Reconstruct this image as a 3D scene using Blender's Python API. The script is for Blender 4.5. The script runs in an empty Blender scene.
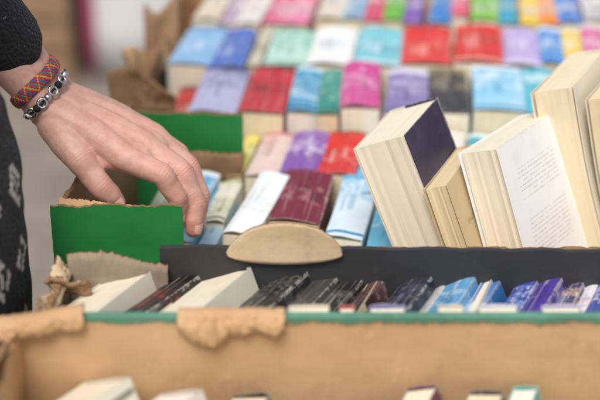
import bpy, bmesh, math, random
import numpy as np
from mathutils import Vector, Matrix, noise as mnoise
random.seed(7)
S = bpy.context.scene
COL = S.collection
R = math.radians

def hx(h, k=1.0):
    h = h.lstrip('#'); o = []
    for i in (0, 2, 4):
        c = int(h[i:i+2], 16)/255
        o.append((c/12.92 if c <= .04045 else ((c+.055)/1.055)**2.4)*k)
    return (o[0], o[1], o[2], 1)

# ------------------------------------------------------------ node helper
class G:
    def __init__(s, name):
        s.mat = bpy.data.materials.new(name); s.mat.use_nodes = True
        s.nt = s.mat.node_tree; s.b = s.nt.nodes['Principled BSDF']
        s._tc = None
    def N(s, t): return s.nt.nodes.new(t)
    def put(s, sock, v):
        if isinstance(v, bpy.types.NodeSocket): s.nt.links.new(v, sock)
        else: sock.default_value = v
    def obj(s):
        if not s._tc: s._tc = s.N('ShaderNodeTexCoord')
        return s._tc.outputs['Object']
    def xyz(s, v=None):
        n = s.N('ShaderNodeSeparateXYZ'); s.put(n.inputs[0], v or s.obj()); return n.outputs
    def comb(s, a, b, c):
        n = s.N('ShaderNodeCombineXYZ')
        for i, q in enumerate((a, b, c)): s.put(n.inputs[i], q)
        return n.outputs[0]
    def m(s, op, a, b=0.0, clamp=False):
        n = s.N('ShaderNodeMath'); n.operation = op; n.use_clamp = clamp
        s.put(n.inputs[0], a)
        if len(n.inputs) > 1: s.put(n.inputs[1], b)
        return n.outputs[0]
    def mul(s, *a):
        r = a[0]
        for q in a[1:]: r = s.m('MULTIPLY', r, q)
        return r
    def gt(s, a, b): return s.m('GREATER_THAN', a, b)
    def lt(s, a, b): return s.m('LESS_THAN', a, b)
    def band(s, a, lo, hi): return s.mul(s.gt(a, lo), s.lt(a, hi))
    def ramp(s, a, lo, hi):
        n = s.N('ShaderNodeMapRange'); s.put(n.inputs[0], a)
        n.inputs[1].default_value = lo; n.inputs[2].default_value = hi; n.clamp = True
        return n.outputs[0]
    def mix(s, f, a, b):
        n = s.N('ShaderNodeMix'); n.data_type = 'RGBA'
        s.put(n.inputs[0], f); s.put(n.inputs[6], a); s.put(n.inputs[7], b)
        return n.outputs[2]
    def noise(s, vec, scale, detail=3.0, rough=.55):
        n = s.N('ShaderNodeTexNoise'); s.put(n.inputs['Vector'], vec)
        n.inputs['Scale'].default_value = scale; n.inputs['Detail'].default_value = detail
        n.inputs['Roughness'].default_value = rough
        return n.outputs[0]
    def vmul(s, vec, xyz, off=(0, 0, 0)):
        n = s.N('ShaderNodeMapping'); s.put(n.inputs[0], vec)
        n.inputs['Scale'].default_value = xyz; n.inputs['Location'].default_value = off
        return n.outputs[0]
    def bump(s, h, strength=.3, dist=.001):
        n = s.N('ShaderNodeBump'); n.inputs['Strength'].default_value = strength
        n.inputs['Distance'].default_value = dist; s.put(n.inputs['Height'], h)
        s.nt.links.new(n.outputs[0], s.b.inputs['Normal'])
    def done(s, col, rough=.6):
        s.put(s.b.inputs['Base Color'], col); s.put(s.b.inputs['Roughness'], rough)
        return s.mat

# ------------------------------------------------------------ mesh helper
def mk(name, verts, faces, mats, fm=None, parent=None, smooth=False, origin=(0, 0, 0)):
    me = bpy.data.meshes.new(name)
    o = Vector(origin)
    me.from_pydata([tuple(Vector(v)-o) for v in verts], [], faces)
    for m_ in mats: me.materials.append(m_)
    if fm:
        for p, i in zip(me.polygons, fm): p.material_index = i
    if smooth:
        for p in me.polygons: p.use_smooth = True
    me.update()
    ob = bpy.data.objects.new(name, me); COL.objects.link(ob)
    if parent: ob.parent = parent
    else: ob.location = o
    return ob

def empty(name, loc, label, cat, group=None):
    e = bpy.data.objects.new(name, None); COL.objects.link(e)
    e.location = loc; e.empty_display_size = .03
    e["label"] = label; e["category"] = cat
    if group: e["group"] = group
    return e

def boxvf(lo, hi):
    x0, y0, z0 = lo; x1, y1, z1 = hi
    v = [(x0,y0,z0),(x1,y0,z0),(x1,y1,z0),(x0,y1,z0),(x0,y0,z1),(x1,y0,z1),(x1,y1,z1),(x0,y1,z1)]
    f = [(3,2,1,0),(4,5,6,7),(0,1,5,4),(1,2,6,5),(2,3,7,6),(3,0,4,7)]
    return v, f

# ------------------------------------------------------------ materials
def cardboard(name, c1, c2, rough=.85, edge=False, stain=.5, bs=.4):
    g = G(name); o = g.obj()
    n1 = g.noise(g.vmul(o, (1, 1, 2)), 14, 4)
    n2 = g.noise(g.vmul(o, (300, 300, 12)), 1, 2)
    n3 = g.noise(o, 900, 2)
    c = g.mix(g.ramp(n1, .3, .7), c1, c2)
    c = g.mix(g.mul(g.ramp(n2, .45, .75), .15), c, tuple(q*.78 for q in c1[:3])+(1,))
    c = g.mix(g.mul(g.ramp(g.noise(o, 26, 6, .75), .54, .72), stain), c, tuple(q*.6 for q in c2[:3])+(1,))
    sc = g.noise(o, 70, 6, .8)
    c = g.mix(g.mul(g.ramp(sc, .60, .68), stain*.7), c, tuple(min(.85, q*1.35+.04) for q in c1[:3])+(1,))
    if edge:
        x, y, z = g.xyz()
        w = g.m('SINE', g.mul(g.m('ADD', x, y), 1300.0))
        c = g.mix(g.mul(g.ramp(w, -.3, .6), .8), tuple(q*.5 for q in c1[:3])+(1,), c)
    g.bump(g.m('ADD', n3, g.m('ADD', g.mul(n2, .5), g.m('ADD', g.mul(n1, 5.0), g.mul(sc, 1.0)))), bs, .0008)
    return g.done(c, rough)

M_CARD = cardboard('cardboard_brown', hx('cda67b'), hx('bf976c'))
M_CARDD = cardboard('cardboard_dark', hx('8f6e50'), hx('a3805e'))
M_CARDG = cardboard('cardboard_greyish', hx('a39380'), hx('857664'))
M_CARDL = cardboard('cardboard_pale', hx('d9c09c'), hx('c6a882'), stain=.5)
M_EDGE = cardboard('cardboard_torn_edge', hx('ac8458'), hx('906a44'), edge=True)
M_GREEN = cardboard('green_printed_card', hx('2c8c46'), hx('257d3e'), .5, stain=.2, bs=.12)
M_GREENR = cardboard('green_rim_card', hx('64967e'), hx('4a7c64'), .6, stain=.7)
M_BLACK = cardboard('black_printed_card', hx('373738'), hx('2f2f30'), .6, stain=.25, bs=.2)

def pages_mat(name, c1, c2):
    g = G(name); o = g.obj()
    st = g.noise(g.vmul(o, (2600, 6, 6)), 1, 2)
    st2 = g.noise(g.vmul(o, (230, 3, 3)), 1, 2)
    c = g.mix(g.ramp(st, .3, .7), c1, c2)
    c = g.mix(g.mul(g.ramp(st2, .5, .8), .16), c, tuple(q*.62 for q in c2[:3])+(1,))
    c = g.mix(g.mul(g.ramp(g.noise(o, 40, 4), .5, .8), .3), c, tuple(q*.75 for q in c2[:3])+(1,))
    g.bump(g.m('ADD', st, g.mul(st2, .4)), .35, .0005)
    return g.done(c, .9)
PG = [pages_mat('aged_pages', hx('f0e2c4'), hx('e2d0aa')), pages_mat('cream_pages', hx('f2ead6'), hx('e6dabe')),
      pages_mat('yellowed_pages', hx('e8d6b0'), hx('dac49a')), pages_mat('white_pages', hx('f3f0e8'), hx('e6e1d4'))]

def cover_mat(base, acc, acc2, T, W, H, seed, style='book', gloss=.3):
    g = G('printed_cover'); o = g.obj()
    x, y, z = g.xyz()
    rnd = random.Random(seed)
    off = (rnd.uniform(0, 50), rnd.uniform(0, 50), rnd.uniform(0, 50))
    ov = g.vmul(o, (1, 1, 1), off)
    onsp = g.gt(y, W-.0045)
    c = base
    if style != 'blurb':
        dr = g.noise(ov, rnd.uniform(8, 18), 2)
        c = g.mix(g.mul(g.ramp(dr, .45, .75), rnd.uniform(.1, .35)), c, acc)
        a = g.noise(ov, rnd.uniform(30, 80), 4, .65)
        lo = rnd.uniform(.05, .50)*H; hi = lo+rnd.uniform(.2, .45)*H
        c = g.mix(g.mul(g.ramp(a, .46, .58), g.band(z, lo, hi), rnd.uniform(.35, .8)), c, acc)
        b = g.noise(ov, rnd.uniform(110, 220), 3, .6)
        c = g.mix(g.mul(g.ramp(b, .54, .64), g.band(z, lo, hi), .5), c, acc2)
        if rnd.random() < .5:
            e = rnd.uniform(.05, .12)*H
            c = g.mix(g.lt(z, e), c, acc)
        if rnd.random() < .35:
            c = g.mix(g.band(z, H-.09*H, H-.05*H), c, acc2)
        per = max(.0022, T*rnd.uniform(.06, .12))
        fr = g.m('FRACT', g.m('DIVIDE', z, per))
        gl = g.noise(g.vmul(o, (1.5/per, .1, 2.4/per), off), 1, 2)
        l1 = rnd.uniform(.25, .5)
        for (z0, z1, cx, hw, cc) in ((l1, l1+rnd.uniform(.2, .35), rnd.uniform(.4, .6), rnd.uniform(.05, .10), acc2), (l1+.05, l1+rnd.uniform(.2, .3), rnd.uniform(.22, .3), .035, acc2), (rnd.uniform(.08, .16), rnd.uniform(.2, .3), .5, rnd.uniform(.05, .08), acc)):
            ms = g.mul(g.band(z, z0*H, z1*H), g.band(x, T*(cx-hw), T*(cx+hw)), onsp, g.gt(fr, .2), g.ramp(gl, .42, .5), .7)
            c = g.mix(ms, c, cc)
        fr2 = g.m('FRACT', g.m('DIVIDE', y, .005))
        gl2 = g.noise(g.vmul(o, (.1, 420, 300), off), 1, 1)
        ms = g.mul(g.band(z, .72*H, .755*H), g.band(y, .2*W, .75*W), g.gt(fr2, .2), g.gt(gl2, .45), g.lt(y, W-.004), .6)
        c = g.mix(ms, c, acc2)
        if style == 'pale_back':   # the hidden-side cover is pale card
            c = g.mix(g.lt(x, T*.3), c, hx('e6dcc6'))
    else:
        for (z0, z1, y0, y1, per) in ((.70, .86, .30, .80, .0042), (.42, .62, .30, .80, .0042)):
            row = g.m('FRACT', g.m('DIVIDE', z, per))
            rowid = g.m('FLOOR', g.m('DIVIDE', z, per))
            gl = g.noise(g.comb(0.0, g.mul(y, 1000.0), g.mul(rowid, 7.3)), 1, 2)
            wd = g.noise(g.comb(3.0, g.mul(y, 150.0), g.mul(rowid, 3.3)), 1, 1)
            ms = g.mul(g.band(z, z0*H, z1*H), g.band(y, y0*W*.6, y1*W), g.band(row, .38, .68), g.ramp(gl, .42, .5), g.gt(wd, .40), g.lt(y, W-.004))
            c = g.mix(g.mul(ms, .40), c, acc)
        c = g.mix(g.mul(g.band(z, .06*H, .16*H), g.band(y, .55*W, .82*W), g.gt(g.noise(g.vmul(o, (1, 900, 1)), 1, 0), .5)), c, acc)
    d = g.m('MINIMUM', g.m('ABSOLUTE', x), g.m('ABSOLUTE', g.m('SUBTRACT', x, T)))
    dz = g.m('MINIMUM', z, g.m('SUBTRACT', H, z))
    wn = g.noise(ov, 220, 4, .7)
    wear = g.m('MAXIMUM', g.mul(onsp, g.lt(d, g.mul(g.ramp(wn, .42, .75), .0018))), g.lt(dz, g.mul(g.ramp(wn, .45, .75), .0018)))
    c = g.mix(g.mul(wear, .5), c, hx('d6cec0'))
    dirt = g.noise(ov, 35, 5, .7)
    c = g.mix(g.mul(g.ramp(dirt, .5, .8), .15), c, hx('9a9284'))
    cr = g.mul(onsp, g.ramp(g.noise(g.vmul(o, (900, 1, 8), off), 1, 1), .62, .7))
    c = g.mix(g.mul(cr, .25), c, hx('efe9dd'))
    g.bump(g.m('ADD', cr, g.m('ADD', g.mul(wn, .4), g.mul(dirt, 2.0))), .3, .0006)
    rg = g.m('ADD', g.mul(g.ramp(dirt, .3, .7), .25), gloss)
    return g.done(c, rg)

# ------------------------------------------------------------ book
def book(T, W, H, base, acc, acc2, mat4, label, pg=None, style='book', group=None, seed=None, flare=None, gloss=.28, warp=None):
    seed = seed if seed is not None else random.randint(0, 99999)
    rr = random.Random(seed)
    e = empty('book', (0, 0, 0), label, 'book', group)
    e.matrix_world = mat4
    th = .0007
    fl = flare if flare is not None else rr.uniform(.0003, .0026)
    bul = rr.uniform(.0015, .0045)*min(1.2, T/.035)
    skew = rr.uniform(-.0012, .0012)
    sec = []
    n = 6
    for i in range(n): sec.append((-fl*(1-i/(n-1))**2, (W-.0012)*i/(n-1)))
    for i in range(1, 10):
        t = i/10; sec.append((T*t, W-.0012+bul*math.sin(math.pi*t)**.8+skew*math.sin(2*math.pi*t)))
    for i in range(n): sec.append((T+fl*.7*((i)/(n-1))**2, (W-.0012)*(1-i/(n-1))))
    inn = []
    P = [Vector((a, b)) for a, b in sec]
    for i, p in enumerate(P):
        a = P[max(i-1, 0)]; b = P[min(i+1, len(P)-1)]
        t = (b-a).normalized(); nn = Vector((t.y, -t.x))
        inn.append(p+nn*th)
    K = 11
    vs = []; L = len(P)
    bx = warp if warp is not None else rr.uniform(-.0016, .0016); sag = rr.uniform(-.0016, .0004)
    for k in range(K):
        z = H*k/(K-1); w = bx*math.sin(math.pi*k/(K-1)); sg = sag*math.sin(math.pi*k/(K-1))
        for p in P: vs.append((p.x+w, p.y+sg*(p.y/W), z))
        for p in inn: vs.append((p.x+w, p.y+sg*(p.y/W), z))
    fs = []
    for k in range(K-1):
        a = k*2*L; b = (k+1)*2*L
        for i in range(L-1):
            fs.append((a+i, b+i, b+i+1, a+i+1))
            fs.append((a+L+i, a+L+i+1, b+L+i+1, b+L+i))
        fs.append((a, a+L, b+L, b)); fs.append((a+L-1, b+L-1, b+2*L-1, a+2*L-1))
    for a, fl_ in ((0, 0), ((K-1)*2*L, 1)):
        for i in range(L-1):
            q = (a+i, a+i+1, a+L+i+1, a+L+i)
            fs.append(q if not fl_ else q[::-1])
    cvo = mk('cover', vs, fs, [cover_mat(base, acc, acc2, T, W, H, seed, style, gloss)], parent=e)
    for p in cvo.data.polygons: p.use_smooth = True
    cvo.data.set_sharp_from_angle(angle=R(28))
    i0 = th+.0003; y0 = .0018; z0 = .0012
    NX, NZ = 12, 10
    vs = []; fs = []
    xs = [i0+(T-2*i0)*i/NX for i in range(NX+1)]
    zs = [z0+(H-2*z0)*i/NZ for i in range(NZ+1)]
    jag = [rr.uniform(-.0005, .0006) for _ in xs]
    for z in zs:
        for i, x in enumerate(xs):
            w = bx*math.sin(math.pi*z/H)
            vs.append((x+w, y0+jag[i]+.0014*math.sin(math.pi*i/NX), z))
        for i, x in enumerate(xs):
            w = bx*math.sin(math.pi*z/H)
            vs.append((x+w, W-.0045, z))
    L = NX+1
    for k in range(NZ):
        a = k*2*L; b = a+2*L
        for i in range(NX):
            fs.append((a+i, a+i+1, b+i+1, b+i))
            fs.append((a+L+i, b+L+i, b+L+i+1, a+L+i+1))
        fs.append((a, b, b+L, a+L)); fs.append((a+NX, a+L+NX, b+L+NX, b+NX))
    for i in range(NX):
        fs.append((i, L+i, L+i+1, i+1)); a = NZ*2*L
        fs.append((a+i, a+i+1, a+L+i+1, a+L+i))
    mk('page_block', vs, fs, [pg or PG[rr.choice((0, 1, 1, 1, 2))]], parent=e)
    return e

def Mat(loc, *rots):
    m = Matrix.Translation(loc)
    for ax, a in rots: m = m @ Matrix.Rotation(R(a), 4, ax)
    return m

def spine_up(x, ynear, zb, T, W, H, yaw, roll, cols, name, **k):
    rz = Matrix.Rotation(R(yaw), 4, 'Z')
    loc = Vector((x, ynear, zb)) + rz @ Vector((0, H, 0))
    return book(T, W, H, hx(cols[0]), hx(cols[1]), hx(cols[2]), Mat(loc, ('Z', yaw), ('Y', roll), ('X', 90)), name, **k)
def upright(x, y, z, T, W, H, lean, psi, cols, name, **k):
    return book(T, W, H, hx(cols[0]), hx(cols[1]), hx(cols[2]), Mat((x, y, z), ('Z', -psi), ('Y', -lean)), name, **k)

jr = random.Random(3)
def row(specs, x, ynear, zb, H, yaw, where, group, jit=.005, gap=.0022, yj=1.2, rj=1.0, wj=.002):
    for (T, W, dy, roll, c, lab) in specs:
        spine_up(x, ynear+dy+jr.uniform(-jit*.2, jit), zb, T, W+jr.uniform(-wj, wj), H*jr.uniform(.94, 1.0), yaw+jr.uniform(-yj, yj), roll+jr.uniform(-rj, rj), c, f"{lab} paperback, spine up, {where}", group=group)
        x += T+gap

TZ = .76
ZB = TZ+.007
g1 = "mixed paperbacks standing spine up in a brown box"
wh = 'packed in a brown box'
for (x, y, T, W, H, yaw, roll, c, lab) in (
    (-.119, 1.262, .017, .100, .145, -9, -3, ('8fcbe2', 'e8f4f8', '1f5c86'), 'light blue'),
    (-.100, 1.245, .018, .096, .150, -9, -3, ('bfe0ea', '3c8fb5', '1f5c86'), 'pale blue'),
    (-.080, 1.249, .032, .117, .150, -13, 2, ('f3f4f2', 'e2e6e8', 'b9bfc4'), 'thick white'),
    (-.036, 1.286, .052, .113, .124, -8, 2, ('7c1d33', '5a1226', 'c48a86'), 'thick maroon'),
    (.020, 1.256, .038, .109, .150, -9, 2, ('dcebf2', '6ab0d4', '3f8fb8'), 'pale blue and white'),
    (.060, 1.232, .050, .100, .120, -9, 2, ('62bcdc', 'd2ecf4', '2a7aa8'), 'turquoise patterned')):
    spine_up(x, y, ZB, T, W, H, yaw, roll, c, f"{lab} paperback, spine up, {wh}", group=g1)
for (x, y, T, W, H, yaw, c, lab) in (
    (-.042, 1.214, .026, .100, .066, -10, ('dcb8b8', 'b2616a', '8a3a4a'), 'pale rose'),
    (-.014, 1.212, .028, .099, .070, -6, ('e8e2da', 'b2919a', '8a5a5a'), 'off-white'),
    (.062, 1.358, .030, .110, .05, -8, ('a8d6ec', '4a9ac4', 'f4f8fa'), 'sky blue'),
    (.094, 1.356, .026, .107, .052, -6, ('7cbcdc', 'e0f0f6', '2a78a8'), 'blue'),
    (.018, 1.204, .036, .093, .048, -10, ('bfe0ee', '4a9ac4', '3a80a0'), 'pale turquoise'),
    (.112, 1.250, .022, .084, .09, -8, ('8cc4dc', 'e8f4f8', '3a88b0'), 'aqua')):
    spine_up(x, y, ZB, T, W, H, yaw, 1, c, lab+' booklet standing spine up in a brown box', group=g1)
row([(.016, .105, .0, 0, ('e9d85c', 'f4f0e0', '7a5a20'), 'yellow'),
     (.036, .108, .0, 2, ('ecd4c8', 'c2717a', '9a4a5a'), 'cream and rose'),
     (.042, .107, .0, 1, ('8452a8', 'd9c8e6', 'f2eef6'), 'purple'),
     (.042, .108, .0, -1, ('d62e28', '8a1c1c', 'f0cfc0'), 'red'),
     (.024, .106, .0, 1, ('7fc2e4', 'e8f4fa', '2d7aa8'), 'light blue'),
     (.024, .104, .01, 1, ('a4d2ea', 'e8f4fa', '2d7aa8'), 'pale blue'),
     (.026, .104, .0, 0, ('e8ebe6', '7ab3a4', '4a7a70'), 'pale'),
     (.036, .106, .0, 0, ('f0ebe0', 'b03040', '30506a'), 'white'),
     (.034, .104, .0, 1, ('3fa2b8', 'd8eef0', 'f0e060'), 'teal'),
     (.040, .106, .0, 0, ('a5d2e8', '4a90b8', 'ffffff'), 'sky blue'),
     (.036, .106, .0, 0, ('d8e6ec', '5aa0b8', '2a5a78'), 'pale blue')],
    -.080, 1.412, ZB, .122, -9, wh, g1, yj=1.5, rj=1.5, gap=.0012)
g2 = "thick paperbacks standing spine up in open boxes"
row([(.034, .080, .01, 3, ('c8302a', '8a1c1c', 'f0d8c0'), 'red'),
     (.056, .113, .0, 1, ('b9b6d6', '3a3c6c', '3a3c6c'), 'lavender and navy'),
     (.054, .112, .0, 0, ('c42a32', '8a1820', '5a1015'), 'thick red'),
     (.034, .115, .0, 1, ('2f92c0', 'c8e6ee', '145a78'), 'blue'),
     (.032, .110, .0, -1, ('2a9080', 'bfe0c8', '145a50'), 'teal green'),
     (.046, .114, .0, 0, ('cc3f8c', 'f0c0d8', '8a2a5a'), 'pink'),
     (.053, .112, .0, 1, ('8578ac', 'd8d0e4', '5a4a78'), 'mauve grey'),
     (.050, .114, .0, 0, ('2a292e', '8a7a58', 'a8a090'), 'black'),
     (.060, .112, .0, 1, ('8fcae6', 'e8f4f8', '3a8ab8'), 'light blue'),
     (.046, .110, .0, 0, ('4fb6c8', 'e0f0f0', '1a6a80'), 'turquoise'),
     (.040, .113, .0, 0, ('3a6ab8', 'd0e0f0', 'f0f0f0'), 'blue')],
    -.166, 1.532, ZB+.020, .154, -5, 'in an open box', g2, gap=.0008, yj=1.5, rj=1.5, wj=.003)
row([(.054, .112, .0, 1, ('8fbade', '5a90b8', 'e8f0f8'), 'pale blue'),
     (.046, .114, -.01, 0, ('4f70c0', '3a508a', 'd8e0f0'), 'periwinkle'),
     (.016, .110, .0, 0, ('d0c8b0', '8a7a60', '5a4a30'), 'thin beige'),
     (.060, .114, .0, 1, ('bfe0d2', '6fb09a', '4a8a7a'), 'mint white'),
     (.056, .112, .0, 0, ('f0eeea', 'c8d8e0', '8a9aa8'), 'white'),
     (.062, .113, .0, 1, ('80c8d2', '3a98a8', 'f0f4f4'), 'aqua'),
     (.064, .118, -.01, 0, ('dc2c22', 'a81a18', 'f0b0a0'), 'bright red'),
     (.062, .118, -.012, 0, ('d82a20', 'a81a18', 'f0b0a0'), 'bright red'),
     (.050, .112, .0, 0, ('c0aedc', '8a70a8', 'f0ecf4'), 'lilac'),
     (.030, .112, .0, 0, ('3f88d0', 'e0ecf4', 'f8f8f8'), 'blue'),
     (.026, .112, .0, 0, ('ecc83a', 'e0ecf4', 'f8f8f8'), 'yellow'),
     (.030, .112, .0, 0, ('d86a9c', 'e0ecf4', 'f8f8f8'), 'rose')],
    -.170, 1.696, ZB+.020, .152, -6, 'in an open box', g2, jit=.007, gap=.0006, yj=1.6, rj=1.6, wj=.003)
cc = [('d8c8b0', 'pale beige'), ('b8a0b8', 'greyish'), ('e0d8d0', 'off-white'), ('dc3a7a', 'pink'), ('e880a8', 'rose'), ('d8d0c0', 'beige'), ('7aa8c8', 'grey blue'), ('d03060', 'crimson pink'), ('62b42a', 'leaf green'), ('7a4ab0', 'violet'),
      ('2a80c8', 'blue'), ('e04068', 'coral pink'), ('7ac02a', 'lime'), ('1aa0c0', 'turquoise'), ('f4cc20', 'yellow'), ('ec8a1a', 'orange'), ('4a86d8', 'blue'), ('e8e0e0', 'white'), ('d83a2a', 'red'), ('3aa894', 'teal')]
row([(jr.uniform(.022, .038), .116+jr.uniform(-.008, .004), 0, jr.uniform(-4, 2), (a, 'e8e4dc', '6a7a90'), b) for a, b in cc],
    -.150, 1.856, ZB+.022, .160, -7, 'in an open box', g2, jit=.010, gap=.001)

# leaning large books
upright(.130, 1.190, .789, .054, .106, .212, 24, 22, ('2b2040', '3c2c60', '6a5a98'), 'thick paperback leaning, fore edge out, dark purple cover', pg=PG[1], style='pale_back', flare=.0003)
upright(.1770, 1.164, .789, .022, .108, .180, 22, 22, ('d8c096', 'c0a070', 'a08050'), 'tan paperback wedged between two thick leaning books', pg=PG[2])
upright(.205, 1.178, .789, .040, .122, .203, 20, 36, ('f8f8f7', '66676d', '66676d'), 'white paperback leaning, blurb printed on its back cover', pg=PG[1], style='blurb', warp=.001)
upright(.292, 1.255, .786, .040, .125, .240, 18, 26, ('f2ead6', 'b0a898', 'c8a870'), 'tall thick cream paperback leaning with fore edge out', pg=PG[0], style='blurb', warp=-.006)
upright(.337, 1.240, .786, .050, .130, .238, 17, 26, ('ece4d2', 'b0a898', 'c8a870'), 'tall cream paperback leaning on its neighbour', pg=PG[2], style='blurb', warp=-.006)

# narrow tray books
g3 = "books packed in the narrow black tray"
def near_up(x, T, H, lean, cols, lab, pg=None, psi=20, y=.988, W=.092):
    upright(x, y, ZB, T, W, H, lean, psi, cols, lab+' book, top edge up, in a black tray', pg=pg, group=g3)
near_up(-.164, .042, .161, 17, ('d8d2c0', 'a8a898', '8a8a80'), 'cream', PG[1], psi=28)
def near_sp(x, T, W, cols, lab, yaw=-24, y=.980, roll=-20, H=.100):
    spine_up(x, y, ZB, T, W-.012, H, yaw, roll, cols, lab+' book, spine up, in a black tray', group=g3)
near_sp(-.118, .030, .171, ('1e1617', '3a1c1c', 'b83a30'), 'black and red', yaw=-32)
near_sp(-.086, .010, .168, ('a82a26', '6a1818', 'd8c0b8'), 'thin red', yaw=-30)
near_up(-.072, .044, .163, 20, ('dcd6c2', 'a8a890', '8a8a78'), 'cream', PG[1], psi=28)
near_sp(-.022, .036, .173, ('242226', '6a6662', '9a928a'), 'black', yaw=-28)
near_sp(.0145, .028, .170, ('4a4643', '2a2828', '7a726a'), 'dark grey', yaw=-26)
near_sp(.044, .024, .169, ('242226', '5a524c', '88807a'), 'black')
near_sp(.069, .018, .170, ('3a2624', '6a4a44', '98908a'), 'dark brown')
near_up(.090, .009, .162, 22, ('d8c8a0', '8a7a60', '5a4a38'), 'small cream', PG[1])
near_sp(.100, .028, .171, ('222436', '4a4a5a', '88889a'), 'black')
near_sp(.129, .011, .167, ('c8c4b8', '4a6a9a', '6a6a70'), 'ivory')
near_sp(.141, .025, .172, ('5a9cc8', 'd8e6ee', '1c4a7a'), 'sky blue')
near_sp(.167, .020, .170, ('3a78b4', 'd8e6ee', 'e8f0f4'), 'blue')
near_up(.189, .009, .164, 22, ('d8c8c0', '8a7a60', '5a4a38'), 'thin cream', PG[1])
near_sp(.199, .020, .169, ('2c409a', '8aa0d0', 'e0e0e8'), 'deep blue')
near_sp(.220, .021, .172, ('4c3a92', 'c8c0e0', '2a2458'), 'violet')
near_sp(.242, .017, .169, ('2a3468', 'e0b080', 'f0f0f0'), 'navy')
near_sp(.260, .011, .169, ('e6e2ee', 'e0b080', '8080b0'), 'lilac white')
near_sp(.272, .019, .171, ('3a4a9a', 'c8c0e0', 'f0f0f0'), 'royal blue')
near_sp(.292, .021, .172, ('6aa0d0', 'e8a070', 'f0f0f0'), 'light blue and orange')
near_sp(.314, .019, .169, ('3e5aa0', 'e0b080', 'f0f0f0'), 'blue')
near_sp(.334, .030, .171, ('30406a', 'c0c8e0', 'f0f0f0'), 'navy')
for (x, T, c, lab) in ((.000, .032, ('e6dcc4', 'b08a7a', '6a3a30'), 'small cream'), (.040, .012, ('c05048', 'e0d8ec', '4a3a78'), 'small red'), (.064, .028, ('8a86b8', 'e0d8ec', '4a3a78'), 'small lilac'), (.118, .020, ('ece6d8', 'c07a5a', '6a3a30'), 'small ivory'), (.150, .03, ('e0dce8', 'e0e0f0', '2a3a68'), 'small pale'), (.200, .03, ('c8c0d8', '6a5aa0', '2a3a68'), 'small grey lilac')):
    upright(x, .9675, ZB, T, .015, .183, 3, 3, c, lab+' booklet standing against the rim of a black tray', group=g3, pg=PG[1])

# bottom box books
g4 = "books standing low in the torn brown box"
def fr(x, y, T, W, H, lean, psi, c, lab, pg=None):
    upright(x, y, ZB, T, W, H, lean, psi, c, lab+' book standing in a torn cardboard box', pg=pg, group=g4)
fr(-.176, .836, .052, .10, .144, 24, 34, ('e0dac6', 'b8b8a0', '8a8a78'), 'cream', PG[1])
fr(-.116, .826, .044, .10, .140, 24, 34, ('d8cec0', 'b07a7a', '8a8a78'), 'pale', PG[3])
fr(-.056, .835, .032, .10, .131, 14, 20, ('2a282c', '5a5a50', '787878'), 'black', PG[0])
fr(-.012, .83, .036, .10, .124, 14, 20, ('7a6a5a', 'a8a090', '5a5a48'), 'brown', PG[0])
fr(.034, .83, .034, .10, .124, 12, 20, ('4a4a50', 'a8a090', 'c8c8c0'), 'grey', PG[0])
fr(.094, .838, .026, .10, .136, 20, 20, ('6a3a4a', 'c8a0a0', 'e0d8d0'), 'plum', PG[1])
fr(.124, .835, .028, .10, .134, 12, 20, ('3a3438', 'c8a0a0', 'e0d8d0'), 'dark', PG[0])
fr(.164, .840, .020, .10, .135, 14, 20, ('3fb0a8', 'e8f0f0', '1a6a70'), 'turquoise', PG[3])
fr(.196, .83, .032, .10, .122, 10, 20, ('5a5a60', 'e8f0f0', '1a6a70'), 'grey', PG[0])

# ------------------------------------------------------------ cardboard boxes
def panel(name, a, b, z0, z1, t, mats, parent, origin, ragged=0.0, seed=0, inset=0.0, z1b=None, bow=0.0):
    a = Vector((a[0], a[1], 0)); b = Vector((b[0], b[1], 0))
    d = (b-a).normalized(); n = Vector((-d.y, d.x, 0))
    a = a+d*inset; b = b-d*inset
    L = (b-a).length; N = max(6, int(L/.004)) if ragged else 30
    vs = []; fs = []; fm = []
    z1b = z1 if z1b is None else z1b
    for i in range(N+1):
        s = i/N; p = a.lerp(b, s)+n*(-bow*math.sin(math.pi*s))
        zt = z1+(z1b-z1)*s
        if ragged:
            q = mnoise.noise((s*L*60+seed, seed*1.7, 0))+.5*mnoise.noise((s*L*210+seed, 3.3, 0))
            zt += ragged*(min(q, .25)-.1)
        zt += .0010*mnoise.noise((s*L*30, seed+9.1, 0))
        for (off, z) in ((0, z0), (0, zt), (t, zt-.0004), (t, z0)):
            q = p+n*(off+.0008*mnoise.noise((s*L*24, seed, 5)))
            vs.append((q.x, q.y, z))
    for i in range(N):
        k = 4*i; m = k+4
        fs.append((k, m, m+1, k+1)); fm.append(0)
        fs.append((k+1, m+1, m+2, k+2)); fm.append(2)
        fs.append((k+2, m+2, m+3, k+3)); fm.append(1)
        fs.append((k+3, m+3, m, k)); fm.append(1)
    fs.append((0, 1, 2, 3)); fm.append(2); k = 4*N; fs.append((k+3, k+2, k+1, k)); fm.append(2)
    return mk(name, vs, fs, mats, fm, parent, origin=origin)

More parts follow.
